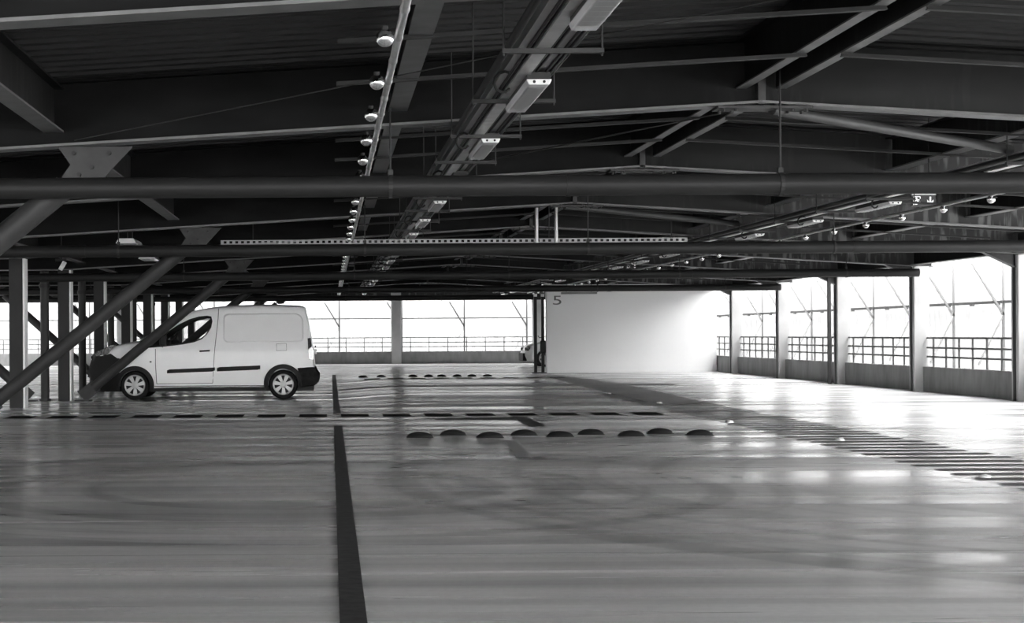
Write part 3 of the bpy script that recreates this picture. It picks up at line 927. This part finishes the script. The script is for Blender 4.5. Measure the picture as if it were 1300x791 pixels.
VY = 33.17; VW = 1.96; VC = VY+VW/2; FLV = -.093
def P(px, py):
    v = at(px, py, VY); return (v.x, v.z)
top_px = [(110.5, 462), (112, 456), (116, 451.5), (120, 448.5), (128, 444.5), (138, 441), (150, 437.8), (162, 435.5), (174, 433.5), (186, 427), (200, 417.5), (215, 407.5), (228, 400), (238, 396), (250, 393.2), (262, 391), (280, 388.8), (300, 387.6), (321, 387), (350, 387), (372, 387.6), (383, 388.8), (387.5, 391), (390, 403), (393, 420), (396, 435), (398.5, 450), (399.6, 462), (400.2, 474)]
bot_px = [(110.5, 474), (113, 486), (118, 493), (125, 496), (150, 497), (190, 495), (205, 493.5), (333, 492.4), (380, 491.5), (398, 489.5), (400.2, 482)]
topt = [P(*q) for q in top_px]; bott = [P(*q) for q in bot_px]
VX0, VX1 = topt[0][0], topt[-1][0]
def vhalf(x):
    w_ = VW/2
    d = (x-VX0)
    if d < .9: w_ -= .30*(1-d/.9)**2.2
    d = VX1-x
    if d < .25: w_ -= .07*(1-d/.25)**2
    return w_
def side_in(x, z):      # how far the side surface lies inside the widest point at height z above floor
    zz = z-FLV
    tb = .125*max(0, (zz-1.02)/.85)**1.15 if zz > 1.02 else 0
    tb += .03*max(0, (.45-zz)/.25)**1.5 if zz < .45 else 0
    return tb
def side_y(x, z, off=0.0, s=-1): return VC+s*(vhalf(x)-side_in(x, z)+off)
N = 90
stx = [VX0+(VX1-VX0)*i/N for i in range(N+1)]
ks = 26
vs = []
for x in stx:
    zb_, zt = lerp(bott, x), lerp(topt, x)
    half = []
    zt2 = zt-.10
    half.append((0, zb_)); half.append((vhalf(x)-.14, zb_))
    m_ = 12
    for j in range(m_+1):
        z = zb_+.03+(zt-.11-zb_-.03)*j/m_
        half.append((vhalf(x)-side_in(x, z), z))
    wt = half[-1][0]; z = zt-.11
    for j in range(1, 6):
        a = j/5*PI/2
        half.append((wt-.11*(1-math.cos(a)), z+.11*math.sin(a)*.92))
    half.append((wt-.45, zt+.006)); half.append((0, zt+.02))
    full = half+[(-a, b) for a, b in reversed(half[1:-1])]
    vs.append([(x, VC-a, b) for a, b in full])
nn = len(vs[0]); mb = MB()
mb.v = [Vector(p) for ring in vs for p in ring]
mb.f = [(i*nn+j, i*nn+(j+1) % nn, (i+1)*nn+(j+1) % nn, (i+1)*nn+j) for i in range(N) for j in range(nn)]
mb.f += [tuple(range(nn)), tuple(range(N*nn+nn-1, N*nn-1, -1))]
van = empty('delivery_van', ((VX0+VX1)/2, VC, FLV), 'white small panel van parked side-on behind the diagonal braces', 'van')
body = mb.build('body', M['vanwhite'], van, smooth=True)
fwc, rwc = P(171, 489.3), P(359.6, 487.0)
wr_ = fwc[1]-FLV
cut = []
for c in (fwc, rwc):
    for s in (-1, 1):
        yc = VC+s*(VW/2)
        cut.append(MB().tube((c[0], yc-.30, c[1]-.0), (c[0], yc+.30, c[1]), .372, 40).build('c', M['black']))
win_px = [(189, 441.5), (200, 431), (214, 420.5), (228, 411.5), (240, 405.5), (252, 402), (262, 401), (267.5, 402), (269, 408), (267.5, 416), (262, 425), (256, 430.5), (246, 434.5), (230, 437.5), (210, 439.8)]
win = [P(*q) for q in win_px]
def prism(poly, y0, y1):
    m_ = len(poly)
    return MB().add([(a, y0, b) for a, b in poly]+[(a, y1, b) for a, b in poly],
                    [tuple(range(m_)), tuple(range(2*m_-1, m_-1, -1))]+[(i, m_+i, m_+(i+1) % m_, (i+1) % m_) for i in range(m_)])
cut.append(prism(win, VC-1.4, VC+1.4).build('c', M['black']))
bool_cut(body, cut)
cxw = sum(a for a, b in win)/len(win); czw = sum(b for a, b in win)/len(win)
def scal(poly, k): return [(cxw+(a-cxw)*k, czw+(b-czw)*k) for a, b in poly]
# cab lining
inner = scal(win, .985); m_ = len(inner)
mb = MB().add([(a, side_y(a, b, -.02), b) for a, b in inner]+[(a, side_y(a, b, -.02, 1), b) for a, b in inner], [(i, m_+i, m_+(i+1) % m_, (i+1) % m_) for i in range(m_)])
cab = mb.build('cab_interior', M['interior'], van)
for s in (-1, 1):
    # rubber frame + glass
    o1, o2 = scal(win, 1.015), [(a+(cxw-a)*.055, b+(czw-b)*.10) for a, b in win]
    mb = MB().add([(a, side_y(a, b, .006, s), b) for a, b in o1]+[(a, side_y(a, b, .008, s), b) for a, b in o2], [(i, (i+1) % m_, m_+(i+1) % m_, m_+i) for i in range(m_)])
    mb.build('window_frame', M['black'], van)
    mb = MB().add([(a, side_y(a, b, .002, s), b) for a, b in o2]+[(cxw, side_y(cxw, czw, .002, s), czw)], [(i, (i+1) % m_, m_) for i in range(m_)])
    mb.build('side_window', M['glass'], van)
    a, b = P(211, 423), P(206, 441)
    MB().bar((a[0], side_y(a[0], a[1], .008, s), a[1]), (b[0], side_y(b[0], b[1], .008, s), b[1]), .012, .02, (1, 0, 0)).build('quarter_divider', M['black'], van)
# seats, dash and wheel
for s in (-.45, .45):
    q = P(240, 440); hx, hz = P(238, 420)
    mb = MB(); mb.bar((hx+.40, VC+s, hz-.45), (hx+.44, VC+s, hz-.16), .45, .12, (1, 0, 0)); mb.build('seat', M['interior'], van, bevel=.03)
dx_, dz_ = P(203, 438)
MB().box(dx_-.25, dx_+.22, VC-.8, VC+.8, dz_-.05, dz_+.10).build('dashboard', M['interior'], van, bevel=.04)
sx, sz = P(222, 430)
MB().lathe((sx-.08, VC-.42, sz), (-.85, 0, .55), [(.17, 0), (.185, .012), (.20, 0), (.185, -.012), (.17, 0)], 24).build('steering_wheel', M['interior'], van)
# windscreen glass and rear doors
ws = [174.5, 186, 200, 215, 228, 234]
mb = MB(); vsx = []
for q in ws:
    x = P(q, 400)[0]; z = lerp(topt, x)
    hw = vhalf(x)-side_in(x, z)-.13
    vsx += [(x, VC-hw, z+.012), (x, VC, z+.03), (x, VC+hw, z+.012)]
mb.add(vsx, [(i*3+j, i*3+j+1, i*3+j+4, i*3+j+3) for i in range(len(ws)-1) for j in range(2)])
mb.build('windscreen', M['lamp_red'], van, smooth=True)

def side_grid(x0, x1, nx_, zlo, zhi, nz_, off, s=-1, edge=0.0):
    mb = MB(); v = []
    for j in range(nz_+1):
        for i in range(nx_+1):
            x = x0+(x1-x0)*i/nx_
            z = zlo(x)+(zhi(x)-zlo(x))*j/nz_
            e = off if 0 < i < nx_ and 0 < j < nz_ else off-edge
            v.append((x, side_y(x, z, e, s), z))
    mb.add(v, [(j*(nx_+1)+i, j*(nx_+1)+i+1, (j+1)*(nx_+1)+i+1, (j+1)*(nx_+1)+i) for j in range(nz_) for i in range(nx_)])
    return mb
def side_line(pts_, w_, off, s, closed=False):
    mb = MB(); q = [P(*p_) for p_ in pts_]
    if closed: q = q+[q[0]]
    for (a, b), (c, d) in zip(q[:-1], q[1:]):
        L_ = max(1, int(math.hypot(c-a, d-b)/.12))
        for i in range(L_):
            x_, z_ = a+(c-a)*i/L_, b+(d-b)*i/L_; x2, z2 = a+(c-a)*(i+1)/L_, b+(d-b)*(i+1)/L_
            mb.tube((x_, side_y(x_, z_, off, s), z_), (x2, side_y(x2, z2, off, s), z2), w_/2, 6)
    return mb
winlow = [P(*q) for q in [(188, 443.2), (210, 441), (230, 438.8), (246, 436), (256, 432.5), (262, 428), (268, 419), (271, 408)]]
for s in (-1, 1):
    d = side_grid(P(198, 0)[0], P(270.5, 0)[0], 24, lambda x: P(0, 487.5)[1]+.02, lambda x: lerp(winlow, x)-.03, 14, .005, s, .004).build('door', M['vanwhite'], van, smooth=True)
    side_line([(197.3, 443), (197.3, 462), (199, 487.5), (270, 486.5), (272, 450), (274.5, 425), (276.5, 405), (277, 391.8)], .012, .001, s).build('door_seam', M['seam'], van)
    side_line([(253.5, 446), (266.5, 445.2)], .035, .02, s).build('handle', M['black'], d)
    # cargo panel swage
    rr = []
    for (cx_, cy_, a0) in ((376, 408, -90), (380.5, 429, 0), (289, 429, 90), (289, 404, 180)):
        rad = 11 if a0 == -90 else 5 if a0 == 0 else 6
        for t in range(0, 91, 18):
            aa = math.radians(a0+t)
            rr.append((cx_-(0 if a0 != -90 else 2)+rad*math.cos(aa), cy_+rad*math.sin(aa)*.95))
    q = [P(*p_) for p_ in rr]
    cxx = sum(a for a, b in q)/len(q); czz = sum(b for a, b in q)/len(q)
    mb = MB(); rings = []
    for kk, of in ((1.0, .0), (.965, .024), (.6, .025), (.25, .025)):
        rings.append([(cxx+(a-cxx)*kk, side_y(cxx+(a-cxx)*kk, czz+(b-czz)*(kk if kk != .965 else .93), of, s), czz+(b-czz)*(kk if kk != .965 else .93)) for a, b in q])
    n_ = len(q)
    for k_ in range(3):
        mb.add(rings[k_]+rings[k_+1], [(i, (i+1) % n_, n_+(i+1) % n_, n_+i) for i in range(n_)])
    mb.add(rings[3], [tuple(range(n_))])
    mb.build('cargo_side_panel', M['vanwhite'], van, smooth=True)
    # rub strips
    for (a, b, lab) in ((208.5, 270.3, 0), (272.6, 327.5, 0)):
        xa, xb = P(a, 0)[0], P(b, 0)[0]
        zt_ = lambda x: P(208, 469)[1]+(x-P(208, 0)[0])/(P(327, 0)[0]-P(208, 0)[0])*(P(327, 464)[1]-P(208, 469)[1])
        g = side_grid(xa, xb, 16, lambda x: zt_(x)-.085, lambda x: zt_(x)+.0, 4, .03, s, .03)
        g.build('rub_strip', M['black'], van, smooth=True)
    side_line([(351, 436.5), (363.5, 436.2), (363.8, 445), (351.2, 445.4)], .006, .001, s, True).build('fuel_flap', M['seam'], van)
    side_line([(190, 459.5), (192.5, 459.5)], .03, .005, s).build('indicator', M['lamp_red'], van)
    # sill line
    side_line([(196, 490.5), (335, 489.5)], .018, -.002, s).build('sill_edge', M['seam'], van)
    # arch trims
    for c in (fwc, rwc):
        mb = MB(); v = []
        n_ = 28
        for i in range(n_+1):
            t = -.28+(PI+.56)*i/n_
            for rad in (.302, .392):
                x_, z_ = c[0]+rad*math.cos(t), c[1]+rad*math.sin(t)
                v.append((x_, side_y(min(max(x_, VX0+.02), VX1), z_, .014, s), z_))
        mb.add(v, [(2*i, 2*i+1, 2*i+3, 2*i+2) for i in range(n_)])
        mb.build('wheel_arch_trim', M['black'], van, smooth=True)
        mb = MB(); v = []
        for i in range(n_+1):
            t = -.25+(PI+.5)*i/n_
            for yo in (.0, -.30):
                v.append((c[0]+.366*math.cos(t), side_y(c[0], c[1], yo, s), c[1]+.366*math.sin(t)))
        mb.add(v, [(2*i, 2*i+1, 2*i+3, 2*i+2) for i in range(n_)]); mb.build('wheel_well', M['interior'], van, smooth=True)
        wheel(van, c[0], VC+s*(VW/2-.025), FLV+wr_+.0, wr_, s)
    # tail lamp
    q = [P(*p_) for p_ in ((390.5, 429.5), (394.6, 429), (396, 440), (398.5, 447), (397.5, 456.5), (392.5, 456.5), (391.2, 444))]
    m2 = len(q)
    mb = MB().add([(a, side_y(a, b, .012, s), b) for a, b in q]+[(a, side_y(a, b, -.1, s), b) for a, b in q], [tuple(range(m2))]+[(i, m2+i, m2+(i+1) % m2, (i+1) % m2) for i in range(m2)])
    mb.build('tail_lamp', M['lamp_red'], van)
    # headlamp
    q = [P(*p_) for p_ in ((113, 454), (120, 447.5), (138, 440.8), (146, 438.5), (138, 449), (128, 454), (115, 459))]
    m2 = len(q)
    mb = MB().add([(a, side_y(a, b, .014, s), b+.008) for a, b in q]+[(a, side_y(a, b, -.25, s), b+.03) for a, b in q], [tuple(range(m2))]+[(i, m2+i, m2+(i+1) % m2, (i+1) % m2) for i in range(m2)])
    mb.build('headlamp', M['headlamp'], van)
    # mirror
    a = P(205, 434)
    mb = MB().box(a[0]-.02, a[0]+.12, VC+s*(VW/2+.12)-.10, VC+s*(VW/2+.12)+.08, a[1]-.08, a[1]+.14)
    mb.build('wing_mirror', M['black'], van, bevel=.03)
# bumpers: offset shells of the loft
def shell(name, xa, xb, zlo, zhi, off, m):
    mb = MB(); v = []
    n1, n2 = 14, 10
    for s in (-1, 1):
        v = []
        for i in range(n1+1):
            x = xa+(xb-xa)*i/n1
            for j in range(n2+1):
                z = zlo(x)+(zhi(x)-zlo(x))*j/n2
                v.append((x, side_y(x, z, off*math.sin(PI*min(1, max(0.08, j/n2*.9+.05))), s), z))
        mb.add(v, [(i*(n2+1)+j, (i+1)*(n2+1)+j, (i+1)*(n2+1)+j+1, i*(n2+1)+j+1) for i in range(n1) for j in range(n2)])
    return mb
fb = shell('front_bumper', VX0-.0, P(149, 0)[0], lambda x: lerp(bott, x)-.01, lambda x: min(lerp(topt, x)-.05, lerp([P(110, 456), P(118, 452.5), P(128, 452), P(140, 449), P(149, 455)], x)), .02, None)
# nose closing face
nz = [(.02, .94), (.0, .8), (-.03, .55), (-.035, .4), (-.02, .25), (.02, .17)]
v = []
for dx_, zz in nz:
    for j in range(9):
        t = (j/8-.5)*2
        v.append((VX0+dx_+.12*t**4-.03*(1-t*t), VC+t*(vhalf(VX0)+.012), FLV+zz*.82))
fb.add(v, [(i*9+j, i*9+j+1, (i+1)*9+j+1, (i+1)*9+j) for i in range(5) for j in range(8)])
fb.build('front_bumper', M['black'], van, smooth=True)
bp_ = [P(*q) for q in ((377.5, 467), (390, 466.3), (399.7, 466), (402.5, 472), (405.6, 476.5), (405.2, 484.5), (400, 489), (383, 491.5))]
m2 = len(bp_)
mb = MB()
secs = [(VC-VW/2-.012, 1, 0), (VC-VW/2+.10, 1, .0), (VC, 1, .0), (VC+VW/2-.10, 1, 0), (VC+VW/2+.012, 1, 0)]
for k_, (yy2, _, _) in enumerate(secs):
    mb.v += [Vector((a, yy2, b)) for a, b in bp_]
mb.f = [(k_*m2+i, k_*m2+(i+1) % m2, (k_+1)*m2+(i+1) % m2, (k_+1)*m2+i) for k_ in range(4) for i in range(m2)]+[tuple(range(m2)), tuple(range(4*m2+m2-1, 4*m2-1, -1))]
mb.build('rear_bumper', M['blackpaint'], van, bevel=.02)
a = P(399.6, 444)
MB().box(a[0]-.05, a[0]+.03, VC-.3, VC+.3, a[1]-.1, a[1]+.0).build('number_plate_lamp_bar', M['vanwhite'], van, bevel=.01)
a, b = P(326, 493), P(336, 494)
MB().box(a[0], b[0], VC-.85, VC-.78, a[1]-.05, a[1]+.0).build('jacking_point', M['black'], van)
a = P(398, 440)
MB().box(a[0]+.02, a[0]+.05, VC-.7, VC-.66, a[1]-.02, a[1]+.02).build('rear_hinge', M['black'], van)
MB().box(P(126, 0)[0], P(395, 0)[0], VC-.7, VC+.7, FLV+.16, FLV+.27).build('underbody', M['black'], van)

# small car parked beyond the posts
CYY = 59.0
def Q(px, py):
    v = at(px, py, CYY); return (v.x, v.z)
x0c = Q(666, 460)[0]
tc_ = [(0, .50), (.05, .68), (.25, .80), (1.0, .93), (1.25, .97), (1.9, 1.38), (2.4, 1.45), (3.2, 1.42), (3.75, 1.05), (3.95, .95), (4.05, .60)]
bc_ = [(0, .38), (.05, .24), (.3, .18), (3.8, .18), (4.05, .4)]
car = empty('hatchback_car', (x0c+2, CYY+.85, 0), 'pale small car, only its nose showing left of the twin black posts', 'car')
mb = MB(); rings = []; CW = 1.7
for i in range(41):
    d = 4.05*i/40
    zt, zb_ = lerp(tc_, d), lerp(bc_, d)
    hw = CW/2-.22*max(0, 1-d/.6)**2-.15*max(0, 1-(4.05-d)/.5)**2
    tp = .22*max(0, (zt-.9)/.5)
    half = [(0, zb_), (hw-.08, zb_), (hw, zb_+.08), (hw, zb_+(min(zt, .9)-zb_)*.7), (hw-.04, min(zt, .92)-.05), (hw-.06-tp*.6, (min(zt, .92)+zt)/2-.03), (hw-.1-tp, zt-.03), (hw-.22-tp, zt), (0, zt+.02)]
    full = half+[(-a, b) for a, b in reversed(half[1:-1])]
    rings.append([(x0c+d, CYY+.85-a, b) for a, b in full])
nn = len(rings[0])
mb.v = [Vector(p_) for r_ in rings for p_ in r_]
mb.f = [(i*nn+j, i*nn+(j+1) % nn, (i+1)*nn+(j+1) % nn, (i+1)*nn+j) for i in range(40) for j in range(nn)]+[tuple(range(nn)), tuple(range(40*nn+nn-1, 40*nn-1, -1))]
cb = mb.build('body', M['vanwhite'], car, smooth=True)
cc = []
for d in (.75, 3.25):
    for s in (-1, 1):
        yc = CYY+.85+s*.85
        cc.append(MB().tube((x0c+d, yc-.25, .31), (x0c+d, yc+.25, .31), .35, 32).build('c', M['black']))
bool_cut(cb, cc)
for d in (.75, 3.25):
    for s in (-1, 1): wheel(car, x0c+d, CYY+.85+s*.80, .31, .31, s)
for s in (-1, 1):
    MB().box(x0c+.02, x0c+.28, CYY+.85+s*.62-.12, CYY+.85+s*.62+.12, .58, .70).build('headlamp', M['headlamp'], car, bevel=.02)
    MB().add([(x0c+1.35, CYY+.85+s*.80, .93), (x0c+1.95, CYY+.85+s*.66, 1.3), (x0c+3.2, CYY+.85+s*.66, 1.33), (x0c+3.5, CYY+.85+s*.80, .95)], [(0, 1, 2, 3)]).build('side_window', M['lamp_red'], car)
MB().box(x0c-.04, x0c+.12, CYY+.2, CYY+1.5, .22, .5).build('front_bumper', M['black'], car, bevel=.03)
